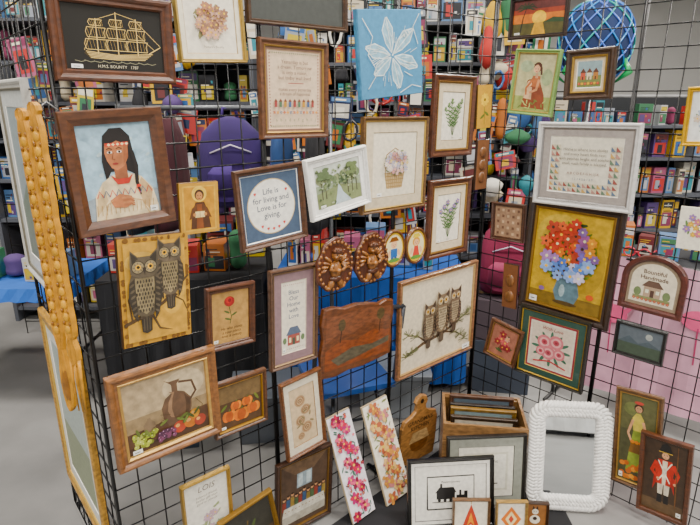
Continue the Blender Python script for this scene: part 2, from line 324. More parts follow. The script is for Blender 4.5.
# rose
b=pic('framed_rose_poem').frame(.18,.225,.022,'#54301c');b.mat='oil_canvas';b.fill('#a8834e')
b.S([(45,74),(52,50),(48,36)],2,'#3f4a22')
for x,y,a in((40,60,150),(60,54,25),(42,46,160)): b.leaf(x,y,9,a,'#46552a')
b.E(47,80,14,13,'#8c1d1a');b.E(45,83,9,8,'#b32a22');b.E(48,82,4.5,5,'#6d1210')
b.T("He who plants\na rose plants\nlove & beauty",52,20,10,'#3a2412',italic=.2);b.make(W('L',.385,1.04,roll=-3))
# bless
b=pic('framed_bless_our_home_sampler').frame(.212,.388,.017,'#5c4232',lip='#8f7658');b.mat='print_under_glass';b.fill('#7b6468');b.mount(.032,.034,'#80686c',line='#c9b8a4');b.fill('#ded6c4')
b.T("Bless\nOur\nHome\nwith\nLove",50,68,22,'#4f5a6e',sp=1.0,bold=.012)
b.R(24,10,76,25,'#8f4a42');b.P([(18,25),(82,25),(66,36),(34,36)],'#4f5a6e')
for x in(30,62): b.R(x,14,x+9,21,'#e5d9a8')
b.R(45,10,55,20,'#3f4a3a')
for x in(12,88): b.E(x,18,8,12,'#5f7350')
for y in(5,96):
    for x in range(8,96,8): b.E(x,y,2,2,'#9a5650',n=4)
b.make(W('L',.64,.97,roll=-2))
# carved cherub plaques
def cherub(n,u,z,kind):
    b=B(n);b.mat='wood_upright';o=[]
    for k in range(40):
        t=k*2*math.pi/40;r=1+.05*math.cos(3*t+1.57)+.035*math.cos(9*t+kind);o.append((.088*r*math.cos(t),.104*r*math.sin(t)))
    b.loops([[(x*s,y*s,zz) for x,y in o] for s,zz in((.96,-.02),(1,-.012),(1,-.004),(.95,.001),(.85,-.003),(.8,-.003))],'#5c2f1a',cap0=True,cap1=True,sm=True)
    d='#9a6638';e='#542c16'
    for k in range(26):
        t=k*2*math.pi/26;b.dome(.079*math.cos(t),.093*math.sin(t),-.002,.007,.007,.006,d,n=8)
    b.dome(.004,.044,-.004,.023,.025,.024,d);b.dome(.004,.058,-.002,.024,.016,.024,e)
    for k in range(7): b.dome(-.018+k*.0072,.062+.006*math.sin(k*1.05),.012,.006,.006,.008,'#6e3f1e',n=8)
    for sx in(-1,1):
        for j in range(4): b.dome(sx*(.036+j*.007),.028-j*.013,-.004,.022-j*.002,.008,.013,[d,'#855430'][j%2],ang=sx*(40-j*22))
        b.dome(sx*.010+.004,.047,.014,.0035,.0035,.007,'#1d1009',n=8);b.dome(sx*.013+.004,.038,.010,.008,.007,.010,'#a87244',n=8)
        b.dome(sx*.022,-.068,-.004,.013,.024,.016,d,ang=sx*24);b.dome(sx*.034,-.084,-.004,.014,.008,.012,d,ang=sx*10)
        b.tube([(sx*.022,.014,.008),(sx*.036,-.006,.014),(sx*.012,-.014,.022)],[.009,.008,.006],d)
    b.dome(0,-.014,-.004,.026,.036,.022,d);b.dome(0,-.048,-.003,.030,.016,.020,e);b.dome(.004,.042,.018,.004,.006,.006,'#a87244',n=8);b.dome(.004,.032,.017,.006,.0022,.004,e,n=8)
    b.dome(0,-.014,.016,.011,.010,.010,'#a87244')
    b.make(W('L',u,z,.055,roll=kind*2))
cherub('carved_cherub_plaque',.812,1.142,-1);cherub('carved_cherub_plaque',.998,1.135,1)
# ovals
def oval(n,u,z,girl):
    b=B(n);b.mat='wood_frame'
    def lp(k,zz): return [(k*.066*math.cos(t*math.pi/16),k*.082*math.sin(t*math.pi/16),zz) for t in range(32)]
    b.loops([lp(1,-.018),lp(1,-.006),lp(.94,0),lp(.86,-.001),lp(.84,-.006)],'#6b4220',cap0=True,sm=True)
    b.A=(-.06,-.06,.06,.06);b.z=-.006;b.mat='gloss_plastic';b.E(50,50,47,58,'#d8b23c',n=32);b.E(50,50,40,50,'#e9dcae',n=32)
    sk='#e3b48c'
    if girl: b.P([(30,2),(70,2),(60,50),(40,50)],'#c4443a');b.E(50,66,19,17,'#c9963a');b.E(50,63,13,13,sk);b.P([(28,82),(72,82),(62,96),(38,96)],'#d8c24a')
    else: b.R(36,2,49,24,'#2f4f8a');b.R(51,2,64,24,'#2f4f8a');b.R(34,20,66,50,'#3565a5');b.E(50,66,15,15,sk);b.P([(26,76),(74,76),(62,92),(38,92)],'#7a4a22')
    b.E(26,34,6,13,sk,-20);b.E(74,34,6,13,sk,20);b.E(45,64,1.5,1.5,'#222222');b.E(55,64,1.5,1.5,'#222222');b.E(50,57,4,1.2,'#b04038');b.E(50,8,28,7,'#5f8a46')
    b.make(W('L',u,z,.028))
oval('oval_figurine_plaque',1.15,1.142,0);oval('oval_figurine_plaque',1.285,1.132,1)
# slab
b=B('live_edge_wood_slab_landscape');b.mat='wood_frame';o=[]
pts=[(-.19,-.15),(-.12,-.158),(-.05,-.146),(.03,-.15),(.1,-.142),(.19,-.13),(.196,-.06),(.186,0),(.198,.06),(.19,.12),(.15,.13),(.11,.118),(.05,.132),(-.02,.142),(-.09,.136),(-.14,.15),(-.19,.148),(-.2,.08),(-.188,.02),(-.2,-.05)]
b.loops([[(x*s,y*s,zz) for x,y in pts] for s,zz in((.98,-.024),(1,-.016),(.985,-.004),(.95,0))],'#6a3c20',cap0=True,cap1=True)
b.A=(-.185,-.135,.185,.135);b.z=0
b.P([(2,50),(20,62),(40,56),(60,68),(80,58),(97,64),(97,86),(60,92),(20,90),(3,92)],'#7b4a30');b.P([(2,38),(24,50),(46,44),(70,54),(97,46),(97,8),(2,6)],'#84431f')
b.P([(10,22),(40,34),(70,30),(96,36),(96,26),(60,18),(20,10)],'#5a5240');b.S([(22,46),(24,70)],1.5,'#3d2412');b.E(24,74,5,7,'#54452a');b.S([(80,48),(81,74)],1.5,'#3d2412');b.E(81,77,6,7,'#54452a')
b.make(W('L',.95,.81,.034,roll=-3))
# three owls
b=pic('framed_three_owls_print').frame(.545,.478,.020,'#94694a',lip='#c2a272');b.mat='print_under_glass';b.fill('#d9cdb4')
b.S([(6,18),(30,26),(60,30),(96,44)],[2.5,3.4,3,1.2],'#5b4630');b.S([(34,27),(22,38),(8,42)],[2,1.4,.6],'#5b4630');b.S([(62,30),(78,24),(94,12)],[2,1.4,.6],'#5b4630')
def needles(x,y,n,l):
    for i in range(n):
        a=rnd.uniform(-.6,3.7);b.S([(x,y),(min(99,x+math.cos(a)*l),y+math.sin(a)*l)],.5,rnd.choice(['#5f6644','#74774f','#4d5238']))
for x,y in((10,42),(20,37),(9,18),(16,20),(90,12),(84,20),(90,42),(92,45),(80,38),(74,26)): needles(x,y,16,8)
b.owl(36,46,1.25,'#6d5c49','#b7a688','#40342a');b.owl(53,52,1.4,'#7a6953','#c2b394','#46392c');b.owl(70,56,1.25,'#6d5c49','#b7a688','#40342a')
b.make(W('L',1.462,.742,roll=0))
b=pic('mustard_sunflower_plaque').board(.105,.19,.014,'#b48a2c','oil_canvas','#5a3d18');b.mat='oil_canvas';b.flower(50,66,26,'#d9b440','#4a2f14',9);b.S([(50,50),(52,10)],3,'#5b6a2c');b.leaf(38,28,18,30,'#5b6a2c');b.leaf(66,34,18,150,'#5b6a2c')
b.make(W('L',1.692,1.71,.03,roll=2))
b=pic('narrow_carved_wood_plaque').board(.085,.23,.014,'#6a4326','wood_upright','#3c2413');b.mat='wood_upright'
for y in(25,50,75): b.dome(0,(y-50)*.0023,0,.024,.026,.01,'#7d5230')
b.make(W('L',1.705,1.45,.03))
# still life
b=pic('framed_jug_and_grapes_still_life').frame(.345,.325,.034,'#8a5c36',th=.03,lip='#c8a468');b.mat='oil_canvas';b.fill('#8a7658')
b.R(0,50,100,100,'#a79476');b.E(72,74,26,20,'#b9a88a');b.P([(0,0),(100,0),(100,34),(0,30)],'#4e3524');b.P([(0,0),(100,0),(100,14),(0,10)],'#3c281b')
b.P([(50,22),(72,22),(79,38),(80,52),(72,64),(64,68),(64,78),(68,84),(54,84),(57,78),(57,68),(48,62),(43,50),(44,36)],'#5b4432');b.S([(66,80),(82,76),(86,60),(78,50)],3,'#4a3526');b.P([(54,84),(48,88),(56,80)],'#5b4432')
b.P([(53,70),(57,66),(52,56),(50,44),(53,34),(57,32),(55,46),(57,60),(60,68)],'#8a6c52');b.P([(72,26),(77,38),(78,52),(71,62),(73,48),(71,34)],'#44301f')
b.P([(20,22),(34,22),(34,36),(29,42),(29,44),(25,44),(25,42),(20,36)],'#76634c')
for x,y,r,c in((62,16,8,'#a6402c'),(76,18,8.5,'#b4692e'),(88,15,7.5,'#933a2a'),(82,27,6.5,'#bb8436')): b.E(x,y,r,r,c);b.E(x-r*.3,y+r*.3,r*.35,r*.3,'#d19a60')
for i in range(34): x=rnd.uniform(8,38);y=rnd.uniform(8,26);b.E(x,y,3,3,rnd.choice(['#8f9a3c','#a8b04e','#6c7830','#b3b860']),n=10);b.E(x-.8,y+1,.8,.8,'#d4dc94',n=6)
for i in range(24): x=rnd.uniform(36,56);y=rnd.uniform(8,19);b.E(x,y,2.8,2.8,rnd.choice(['#5c3048','#44243a','#6c3a54']),n=10);b.E(x-.8,y+.9,.7,.7,'#b08aa0',n=6)
for i in range(9): b.leaf(rnd.uniform(12,90),rnd.uniform(24,32),6,rnd.random()*180,rnd.choice(['#55602c','#5f6a34','#3c4820']))
b.S([(30,30),(44,36),(40,44),(52,40)],.8,'#4a3a20');b.S([(86,24),(92,38),(84,50)],.8,'#4a3a20')
b.make(W('L',.13,.805,.062,roll=0.5))
b=pic('framed_pumpkin_harvest_painting').frame(.212,.213,.018,'#5c3a22',lip='#9a7434');b.mat='oil_canvas';b.fill('#4a3420');b.R(0,60,100,100,'#6b5638')
for x,y,r in((24,28,15),(52,24,17),(80,30,15),(40,48,12),(66,50,12)):
    for k in(-1,1,0): b.E(x+k*r*.45,y,r*.6,r*.8,['#c2692a','#a9531f','#d07c34'][k+1])
    b.S([(x,y+r*.7),(x+2,y+r*1.1)],2.6,'#56612f')
b.leaf(12,50,10,40,'#5b6a2e');b.leaf(88,54,10,120,'#6a7434');b.make(W('L',.40,.70,.028,roll=-1))
b=pic('framed_sepia_roses_print').frame(.188,.345,.014,'#6d4326');b.mat='print_under_glass';b.fill('#d6cab4');b.mount(.022,.03,'#d9cfba',line='#8a6a44');b.fill('#cbb493')
for x,y,r in((40,76,22),(60,58,20),(36,42,20),(60,26,22),(34,14,14)):
    b.E(x,y,r,r,'#a98a68');b.E(x,y,r*.8,r*.72,'#8c6a4c',30);b.E(x,y,r*.62,r*.56,'#b59a78',70);b.E(x,y,r*.42,r*.4,'#7d5c40');b.E(x,y,r*.26,r*.22,'#b59a78',40);b.E(x,y,r*.12,r*.12,'#6d4e36')
for i in range(8): b.leaf(rnd.uniform(12,88),rnd.uniform(8,90),10,rnd.random()*180,'#7d7050')
b.make(W('L',.65,.565,.06,roll=4))
# tall panels
for n,x,y,w,h,cols,bg,lc in(('tall_red_floral_panel',.055,1.905,.128,.475,['#b82c48','#7e2440','#cf5a78','#a83068'],'#e2dce0','#4a6a5c'),('tall_orange_floral_panel',.215,2.02,.15,.465,['#c08850','#a86048','#d4b078','#b87878'],'#e9e1d0','#7a8258')):
    b=B(n).board(w,h,.012,bg,'gloss_plastic','#b9a88a');b.mat='gloss_plastic'
    b.S([(50,3),(44,30),(56,60),(48,96)],3,lc)
    for i in range(60): b.leaf(rnd.uniform(12,88),3+i*1.58,rnd.uniform(7,11),rnd.random()*180,lc)
    for i in range(17):
        b.flower(24+(i*37%53)+rnd.uniform(-4,4),5+i*5.6,rnd.uniform(14,21),cols[i%4],'#d9bc5c',rnd.choice([5,6,7]),cols[(i+1)%4])
    for i in range(34): b.flower(rnd.uniform(8,92),rnd.uniform(3,97),rnd.uniform(4,8),rnd.choice(cols),n=5)
    b.make(FL(x,y,40,19,h,roll=3,up=.012))
# paddle plaque
b=B('kitchen_cutting_board_plaque');b.mat='wood_frame';pts=[(-.115,-.17),(.115,-.17),(.125,-.1),(.125,.04),(.11,.075),(.06,.09),(.035,.11),(.03,.135),(.042,.155),(.03,.178),(0,.188),(-.03,.178),(-.042,.155),(-.03,.135),(-.035,.11),(-.06,.09),(-.11,.075),(-.125,.04),(-.125,-.1)]
b.loops([[(x*s,y*s,zz) for x,y in pts] for s,zz in((1,-.018),(1,-.004),(.97,0))],'#a5784a',cap0=True,cap1=True)
b.A=(-.12,-.165,.12,.08);b.z=0;b.T("GRANDMA'S\nKITCHEN",50,82,13,'#3a2212',bold=.02);b.E(50,40,26,20,'#7d4f2a');b.P([(20,44),(80,44),(70,66),(30,66)],'#c9a878')
b.E(50,131,5,5,'#1d120a');b.make(W('L',1.33,.20,.05,roll=-3))
b=pic('framed_last_supper_print').frame(.28,.35,.02,'#3d2618',lip='#7a5c34');b.mat='oil_canvas';b.fill('#4c3c30');b.P([(0,100),(30,80),(70,80),(100,100)],'#64503e');b.R(34,58,66,80,'#8d9aa0');b.R(37,60,46,78,'#b9c6c8');b.R(54,60,63,78,'#b9c6c8')
for i in range(11):
    x=8+i*8.4;y=44+(i%3)*2;b.P([(x-4.5,30),(x+4.5,30),(x+3.5,y),(x-3.5,y)],['#7d3a30','#3a4f6d','#8a7440','#4a5c40'][i%4]);b.E(x,y+4,2.9,3.6,'#b98c68');b.E(x,y+6,3,2.2,'#2f2018')
b.P([(4,20),(96,20),(93,34),(7,34)],'#c9c4b6');b.P([(4,20),(96,20),(96,8),(4,8)],'#a8a294')
for i in range(12): b.E(10+i*7.3,28,1.8,.9,'#8a6a3c')
b.make(W('L',.66,.19,.036,roll=-3))
b=pic('framed_calligraphy_name_print').frame(.182,.265,.012,'#a08246',mat='gold_leaf');b.mat='print_under_glass';b.fill('#dcd8cc');b.T("LOIS",50,86,20,'#5a4a3a',italic=.2)
b.T("beloved friend,\nbetter gift than\ngold or jewels",50,68,8.5,'#6a5a4a',italic=.2)
for i in range(14): b.leaf(rnd.uniform(20,80),rnd.uniform(12,50),9,rnd.random()*180,rnd.choice(['#8f9a70','#a3a884']))
for i in range(6): b.flower(rnd.uniform(25,75),rnd.uniform(15,48),8,'#b59aa8',n=5)
b.make(W('L',.23,.36,.06,roll=0))
b=pic('framed_lemon_still_life').frame(.225,.25,.018,'#8a6a34',mat='gold_leaf');b.mat='oil_canvas';b.fill('#2c2a22');b.R(0,0,100,35,'#4a3826');b.E(44,38,22,22,'#a9a03c');b.E(66,30,16,13,'#c9a832');b.E(38,44,7,6,'#c7c060');b.leaf(58,60,12,60,'#46552a');b.S([(44,60),(48,74)],3,'#5b4a24')
b.make(W('L',.38,.19,.085,roll=9))
# ------------------------------------------------------------ right wall
b=pic('framed_tropical_sunset_painting').frame(.256,.165,.016,'#2c1c12');b.mat='oil_canvas';b.fill('#c9722a');b.R(0,60,100,100,'#8f3a24');b.R(0,74,100,100,'#5a2a26');b.E(52,48,14,12,'#f0c04a');b.R(0,0,100,34,'#4f4a26');b.P([(44,34),(60,34),(66,0),(38,0)],'#d0a040')
b.S([(16,8),(20,50),(26,80)],[3,2,1.5],'#1c1a10')
for a in range(-30,220,35): r=math.radians(a);b.S([(26,80),(26+14*math.cos(r),80+14*math.sin(r)),(26+22*math.cos(r),74+8*math.sin(r))],[2.5,2.5,.5],'#24341a')
b.P([(60,34),(80,46),(100,42),(100,30)],'#2e4426');b.make(W('R',.21,2.07,roll=0))
b=pic('framed_mother_and_child_picture').frame(.205,.268,.016,'#7d9a5c',mat='paint',lip='#b59a5a');b.mat='oil_canvas';b.fill('#b9b48a');b.R(0,0,100,26,'#8f9a5c');b.E(24,78,18,14,'#a3b08c');b.E(82,60,14,20,'#9aa67c')
b.P([(22,6),(86,4),(80,30),(68,48),(62,60),(44,60),(34,48),(26,26)],'#7d3f28');b.P([(40,44),(66,42),(64,62),(44,62)],'#a8623c');b.P([(50,58),(58,58),(57,66),(51,66)],'#cf9c78')
b.E(54,77,11,12,'#4a2816');b.E(52,74,8.5,10,'#d8a884');b.S([(44,80),(54,84),(64,76),(66,64)],5,'#4a2816');b.E(49,74,1.2,1,'#1a0f0a');b.E(55,74,1.2,1,'#1a0f0a');b.E(52,69.5,2,.9,'#a03c34')
b.P([(26,22),(48,20),(46,42),(30,44)],'#c9a884');b.E(38,50,8,8,'#6d4424');b.E(38,48,6.4,7,'#e0b490');b.E(35.5,49,.9,.9,'#1a0f0a');b.E(40,49,.9,.9,'#1a0f0a');b.S([(62,56),(58,38),(40,32)],[7,7,5],'#c98f68');b.S([(44,54),(30,40),(32,28)],[6,5,4],'#a8623c')
for i in range(14): b.leaf(rnd.uniform(8,90),rnd.uniform(4,22),6,rnd.random()*180,rnd.choice(['#6a7840','#a3ab6c']))
b.make(W('R',.22,1.81,roll=-4))
b=pic('framed_village_miniature').frame(.19,.193,.030,'#3f2a1a',th=.03,lip='#a3854a');b.mat='print_under_glass';b.fill('#bfae8c');b.mount(.012,.012,'#c9b896');b.fill('#8aa0a4');b.R(0,0,100,45,'#6f7a48')
for x,c in((14,'#b5523c'),(40,'#d8cba8'),(66,'#a8733c')): b.R(x,30,x+20,56,c);b.P([(x-3,56),(x+23,56),(x+10,74)],'#5a3424');b.R(x+7,30,x+12,42,'#33261a')
for i in range(7): b.flower(10+i*13,15,6,['#b5403c','#d0a23c'][i%2],n=5)
b.make(W('R',.45,1.838,.034,roll=2))
b=pic('framed_quilt_sampler').frame(.412,.345,.024,'#c4c2bf',mat='paint',lip='#8d8a88');b.mat='print_under_glass';b.fill('#8b8785');b.mount(.032,.030,'#98918c',line='#e6e2d8');b.fill('#d9d3c2')
cs=['#8a4a44','#5d7460','#b9965a','#586a80','#a87f74']
def tri(x,y,w,h,i): b.P([(x,y),(x+w,y),(x,y+h)],cs[i%5]);b.P([(x+w,y),(x+w,y+h),(x,y+h)],'#c6bda6')
for i in range(14): tri(2+i*6.9,2,6.2,8,i);tri(2+i*6.9,11,6.2,8,i+2)
for i in range(6): tri(2,22+i*11,6.2,9,i);tri(9,22+i*11,6.2,9,i+1);tri(85,22+i*11,6.2,9,i+3);tri(92,22+i*11,6.2,9,i)
b.T("Home is where love abides\nand every heart finds rest;\nwith patches bright and stitches\nsmall, each family is blessed.",50,66,5.6,'#4a4038',sp=1.15);b.T("A B C D E F G H I J K",50,36,5,'#7a4a44');b.T("1 2 3 4 5 6 7 8 9",50,26,4.4,'#586a80')
b.make(W('R',.485,1.482,.057,roll=1))
b=pic('framed_flower_bouquet_oil_painting').frame(.415,.525,.040,'#2f1c12',th=.022,lip='#8a6a34');b.mat='oil_canvas';b.fill('#bd9c34');b.E(34,76,32,28,'#c8ab4c');b.E(74,50,24,40,'#a88a34');b.R(0,0,100,14,'#7d6428')
b.P([(40,6),(64,6),(70,17),(66,29),(60,34),(44,34),(38,29),(34,17)],'#5f7a86');b.E(46,19,4,9,'#9db4ba');b.E(52,6,17,3,'#4f3d1c')
for k in range(16): a=math.radians(15+k*10);b.S([(52,34),(52+36*math.cos(a),48+36*math.sin(a))],1,'#4b5f2c')
for i in range(80):
    a=rnd.random()*6.28;q=rnd.random()**.6;b.leaf(51+math.cos(a)*38*q,60+math.sin(a)*32*q,rnd.uniform(5,9),rnd.random()*180,rnd.choice(['#3f5a28','#55702f','#2f4420','#6d8436']))
for i in range(36):
    a=i*2.4;q=math.sqrt((i+.5)/36);x=50+math.cos(a)*36*q;y=61+math.sin(a)*31*q
    if y>54 and x<62: c=rnd.choice(['#c9552a','#d8742e','#b53a28','#d0603a','#a8402c'])
    elif y>50: c=rnd.choice(['#7a5a94','#8a4f86','#a078b0','#c9862a','#6a5aa8'])
    else: c=rnd.choice(['#5a7ec4','#4a68b4','#88a4d8','#c9c0d8'])
    b.flower(x,y,rnd.uniform(5.5,9.5),c,rnd.choice(['#f0c040','#3a2414','#e8e0b0']),rnd.choice([5,6,7]))
b.E(86,20,5,4,'#c9552a');b.E(20,18,4,3,'#7a5a94')
b.make(W('R',.46,1.06,.032,roll=-1))
b=pic('framed_rose_greeting_card').frame(.33,.345,.017,'#1f1d17',lip='#a88a3e');b.mat='print_under_glass';b.fill('#29443c');b.mount(.03,.03,'#2c4a40',line='#b89a50');b.fill('#8c2f3a');b.R(4,4,96,96,'#dfd6c6');b.R(8,8,92,92,'#d8c9b8')
for i in range(12): b.leaf(50+30*math.cos(i*.52),46+26*math.sin(i*.52),11,i*30,'#3f6a56')
for x,y,r in((36,58,15),(60,62,15),(46,38,15),(68,40,12),(30,38,10)):
    b.E(x,y,r,r,'#c9747c');b.E(x,y,r*.72,r*.66,'#e0a4a4',20);b.E(x,y,r*.42,r*.4,'#b04a58');b.E(x,y,r*.18,r*.18,'#8a2f3c')
b.T("With Love",50,86,10,'#8c2f3a',italic=.3);b.S([(16,14),(50,22),(84,14)],3,'#b53a44');b.make(W('R',.44,.652,.062,roll=0))
# arch plaque
b=B('arched_cottage_sampler_plaque');b.mat='wood_frame'
def arch(w,h,zz,n=14):
    o=[(-w/2,-h/2),(w/2,-h/2)];y0=h/2-w*.42
    for k in range(n+1): t=math.pi*k/n;o.append((w/2*math.cos(t),y0+w*.42*math.sin(t)))
    return [(x,y,zz) for x,y in o]
b.loops([arch(.236,.24,-.024),arch(.236,.24,-.006),arch(.228,.232,0),arch(.205,.209,0),arch(.19,.194,-.006),arch(.186,.19,-.014)],'#54261c',cap0=True)
b.add(arch(.188,.192,-.013),[tuple(range(17))],'#8a7a66','print_under_glass');b.add([(x,y+.001,-.0125) for x,y,z in arch(.165,.166,0)],[tuple(range(17))],'#ddd3bd','print_under_glass')
b.A=(-.078,-.08,.078,.082);b.z=-.012;b.mat='print_under_glass';b.T("Bountiful\nHandmade",50,72,15,'#4a3228',bold=.015);b.R(30,16,70,42,'#a8917a');b.P([(24,42),(76,42),(62,58),(38,58)],'#5a4438');b.R(46,16,55,34,'#4a3228');b.R(34,26,42,35,'#dfe0c8');b.R(59,26,67,35,'#dfe0c8')
b.E(16,26,9,12,'#6a7a54');b.E(84,26,9,12,'#6a7a54');b.R(6,8,94,16,'#7c8258')
for i in range(9): b.flower(10+i*10,8,4,'#a8524a',n=5)
b.make(W('R',.805,1.04,roll=-1))
b=pic('small_dark_framed_landscape').frame(.195,.15,.015,'#14120f');b.mat='print_under_glass';b.fill('#59626a');b.R(0,0,100,40,'#3d4a3c');b.P([(0,40),(25,66),(48,44),(70,60),(100,40)],'#46525a');b.E(70,76,8,8,'#a4a9a4');b.make(W('R',.79,.785))
b=pic('gold_framed_print').frame(.12,.205,.017,'#c9a22e',mat='gold_leaf');b.mat='print_under_glass';b.fill('#dfe0dc');b.bunch(50,50,26,26,6,['#a8b4c4','#c9b8a8'],14,'#7f8f70');b.make(W('R',.872,1.685,roll=2))
b=pic('floral_greeting_card').board(.10,.16,.006,'#e2dccb','matte_card');b.bunch(50,52,28,26,7,['#8a6aa0','#b56a7c','#c9a04a'],13,'#5f7a46');b.make(W('R',.905,1.285,.02,roll=2))
b=pic('small_framed_pattern_tile').frame(.172,.18,.018,'#4e3020');b.mat='oil_canvas';b.fill('#9a7c64')
for i in range(5):
    for j in range(5): b.E(12+i*19,12+j*19,6,6,['#6a4a3a','#c2a688'][(i+j)%2],45,4)
b.make(W('R',.155,1.19,roll=2))
b=pic('narrow_carved_wood_plaque').board(.075,.22,.014,'#6e4428','wood_upright','#3c2413');b.mat='wood_upright';b.dome(0,.03,0,.022,.03,.012,'#85582f');b.dome(0,-.05,0,.024,.03,.012,'#85582f');b.make(W('R',.20,.885,roll=2))
b=pic('small_framed_red_flower_picture').frame(.172,.2,.018,'#5e3a24',lip='#8f6e40');b.mat='oil_canvas';b.fill('#a06a58');b.bunch(50,50,28,28,7,['#8c2c34','#c25a5a','#d9a08a'],15,'#4d5a34');b.make(W('R',.215,.61,.085,roll=-10))
# woman with oranges
b=pic('framed_girl_with_oranges_painting').frame(.185,.455,.02,'#6a4a2c',lip='#a8864c');b.mat='oil_canvas';b.fill('#4a4a30');b.R(0,60,100,100,'#5a5a3a');b.E(34,84,26,22,'#6a7044')
b.P([(22,12),(80,12),(68,50),(60,64),(40,64),(34,48)],'#8a9a44');b.P([(38,60),(62,60),(66,74),(56,80),(44,80),(34,74)],'#c9b85a');b.E(50,86,13,14,'#3a2416');b.E(50,85,9.5,11,'#cf9c78');b.E(46.5,86,1.5,1.2,'#1a0f0a');b.E(54,86,1.5,1.2,'#1a0f0a');b.E(50,82,2.6,1,'#a03c34');b.E(50,92,13,5,'#b5443a')
b.S([(36,72),(24,56),(38,44)],[8,7,6],'#cf9c78');b.S([(64,72),(76,56),(60,44)],[8,7,6],'#cf9c78');b.P([(28,34),(72,34),(66,46),(34,46)],'#7a5528')
for i in range(18): b.E(rnd.uniform(12,88),rnd.uniform(4,22),8,8,rnd.choice(['#d07a26','#c2651f','#dd9434']))
for x in(38,50,62): b.E(x,47,6,6,'#d6822a')
b.make(W('R',.845,.345,.03,roll=5))
b=pic('framed_redcoat_soldier_painting').frame(.192,.37,.018,'#5c341e',prof=[(0,-1),(0,-.2),(.1,0),(.8,-.05),(1,-.3),(1,-.8)]);b.mat='oil_canvas';b.fill('#3a2a1c');b.R(0,0,100,16,'#5a4630')
for sx in(-1,1): b.P([(50+sx*2,14),(50+sx*14,14),(50+sx*13,26),(50+sx*3,26)],'#120e0c');b.P([(50+sx*2,26),(50+sx*13,26),(50+sx*15,46),(50,46)],'#d9cdb8')
b.P([(32,40),(68,40),(72,60),(66,74),(34,74),(28,60)],'#b5301f');b.P([(24,30),(34,44),(34,56),(26,52)],'#9a2618');b.P([(76,30),(66,44),(66,56),(74,52)],'#9a2618')
b.P([(46,40),(54,40),(56,73),(44,73)],'#e3d8c0');b.S([(34,72),(64,44)],3,'#efe8d8');b.S([(66,72),(36,44)],3,'#efe8d8')
b.S([(31,70),(20,56),(34,48)],[11,9,7],'#b5301f');b.S([(69,70),(82,58),(76,46)],[11,9,7],'#b5301f');b.E(36,47,4,4,'#cf9c78');b.E(76,45,4,4,'#cf9c78')
b.E(50,80,8.5,9.5,'#cf9c78');b.E(47,81,1.2,1.2,'#1a0f0a');b.E(53.5,81,1.2,1.2,'#1a0f0a');b.E(50,77.5,2.4,.8,'#8a342a');b.P([(34,84),(66,84),(60,94),(50,97),(40,94)],'#15110f');b.S([(34,84.5),(66,84.5)],2,'#d0b050')
b.S([(80,12),(78,96)],[3,1.6],'#6a4626');b.make(W('R',.975,.245,.062,roll=5))
# ------------------------------------------------------------ side panel
b=pic('large_silver_framed_print').frame(.47,.69,.03,'#b9b7b0',mat='paint',lip='#8f8a7c');b.mat='print_under_glass';b.fill('#b7bdbd');b.mount(.05,.05,'#c3c6c2');b.fill('#8f9a9c');b.P([(0,0),(100,0),(100,40),(50,55),(0,35)],'#6f7a70');b.make(W('S',.25,1.46,.025))
b=pic('large_gold_framed_landscape').frame(.54,.76,.042,'#b98d45',lip='#d9b566');b.mat='print_under_glass';b.fill('#c9cbc6');b.mount(.04,.05,'#cfd0c9');b.fill('#9aa5a0');b.R(0,0,100,40,'#7b8468');b.make(W('S',.36,.60,.028))
def utensil(name,u,e,z,fork):
    b=B(name);b.mat='oil_canvas';c='#b8842e'
    prof=[(-.42,.004),(-.405,.014),(-.37,.021),(-.33,.024),(-.29,.021),(-.25,.013),(-.22,.010)]
    if fork: prof=[(-.27,.010),(-.25,.021),(-.22,.021),(-.19,.012)]
    y=-.18;i=0
    while y<.40:
        prof.append((y,.0185+.0035*abs(math.sin(i*.55))));y+=.0145;i+=1
    prof+=[(.41,.014),(.42,.021),(.432,.018),(.44,.006)]
    L=[]
    for y,r in prof: L.append([(-r,y,-.007),(-r,y,.003),(-r*.75,y,.007),(-r*.4,y,.004),(0,y,.008),(r*.4,y,.004),(r*.75,y,.007),(r,y,.003),(r,y,-.007)])
    b.loops(L,c,cap0=True,cap1=True)
    for k in range(15):
        yy=-.16+k*.037;b.dome(0,yy,.004,.010,.014,.008,'#c8963c');b.dome(-.011,yy+.018,.003,.005,.007,.007,'#8a5c1e',n=8);b.dome(.011,yy+.018,.003,.005,.007,.007,'#8a5c1e',n=8)
    if fork:
        for x in(-.015,0,.015): b.tube([(x,-.25,0),(x*1.1,-.32,.004),(x,-.42,.002)],[.006,.005,.002],c)
    else: b.dome(0,-.335,.004,.016,.055,.006,'#8a5c1e')
    b.tube([(0,.42,-.006),(.01,.44,-.03),(.02,.42,-.05)],.002,'#888888','black_wire')
    b.make(frm(Vector((u,e,z)),Vector((.92,-.392,0)).normalized(),Z,0))
utensil('giant_carved_wooden_spoon',-.822,1.40,1.285,False)
utensil('giant_carved_wooden_fork',-.772,1.37,1.30,True)
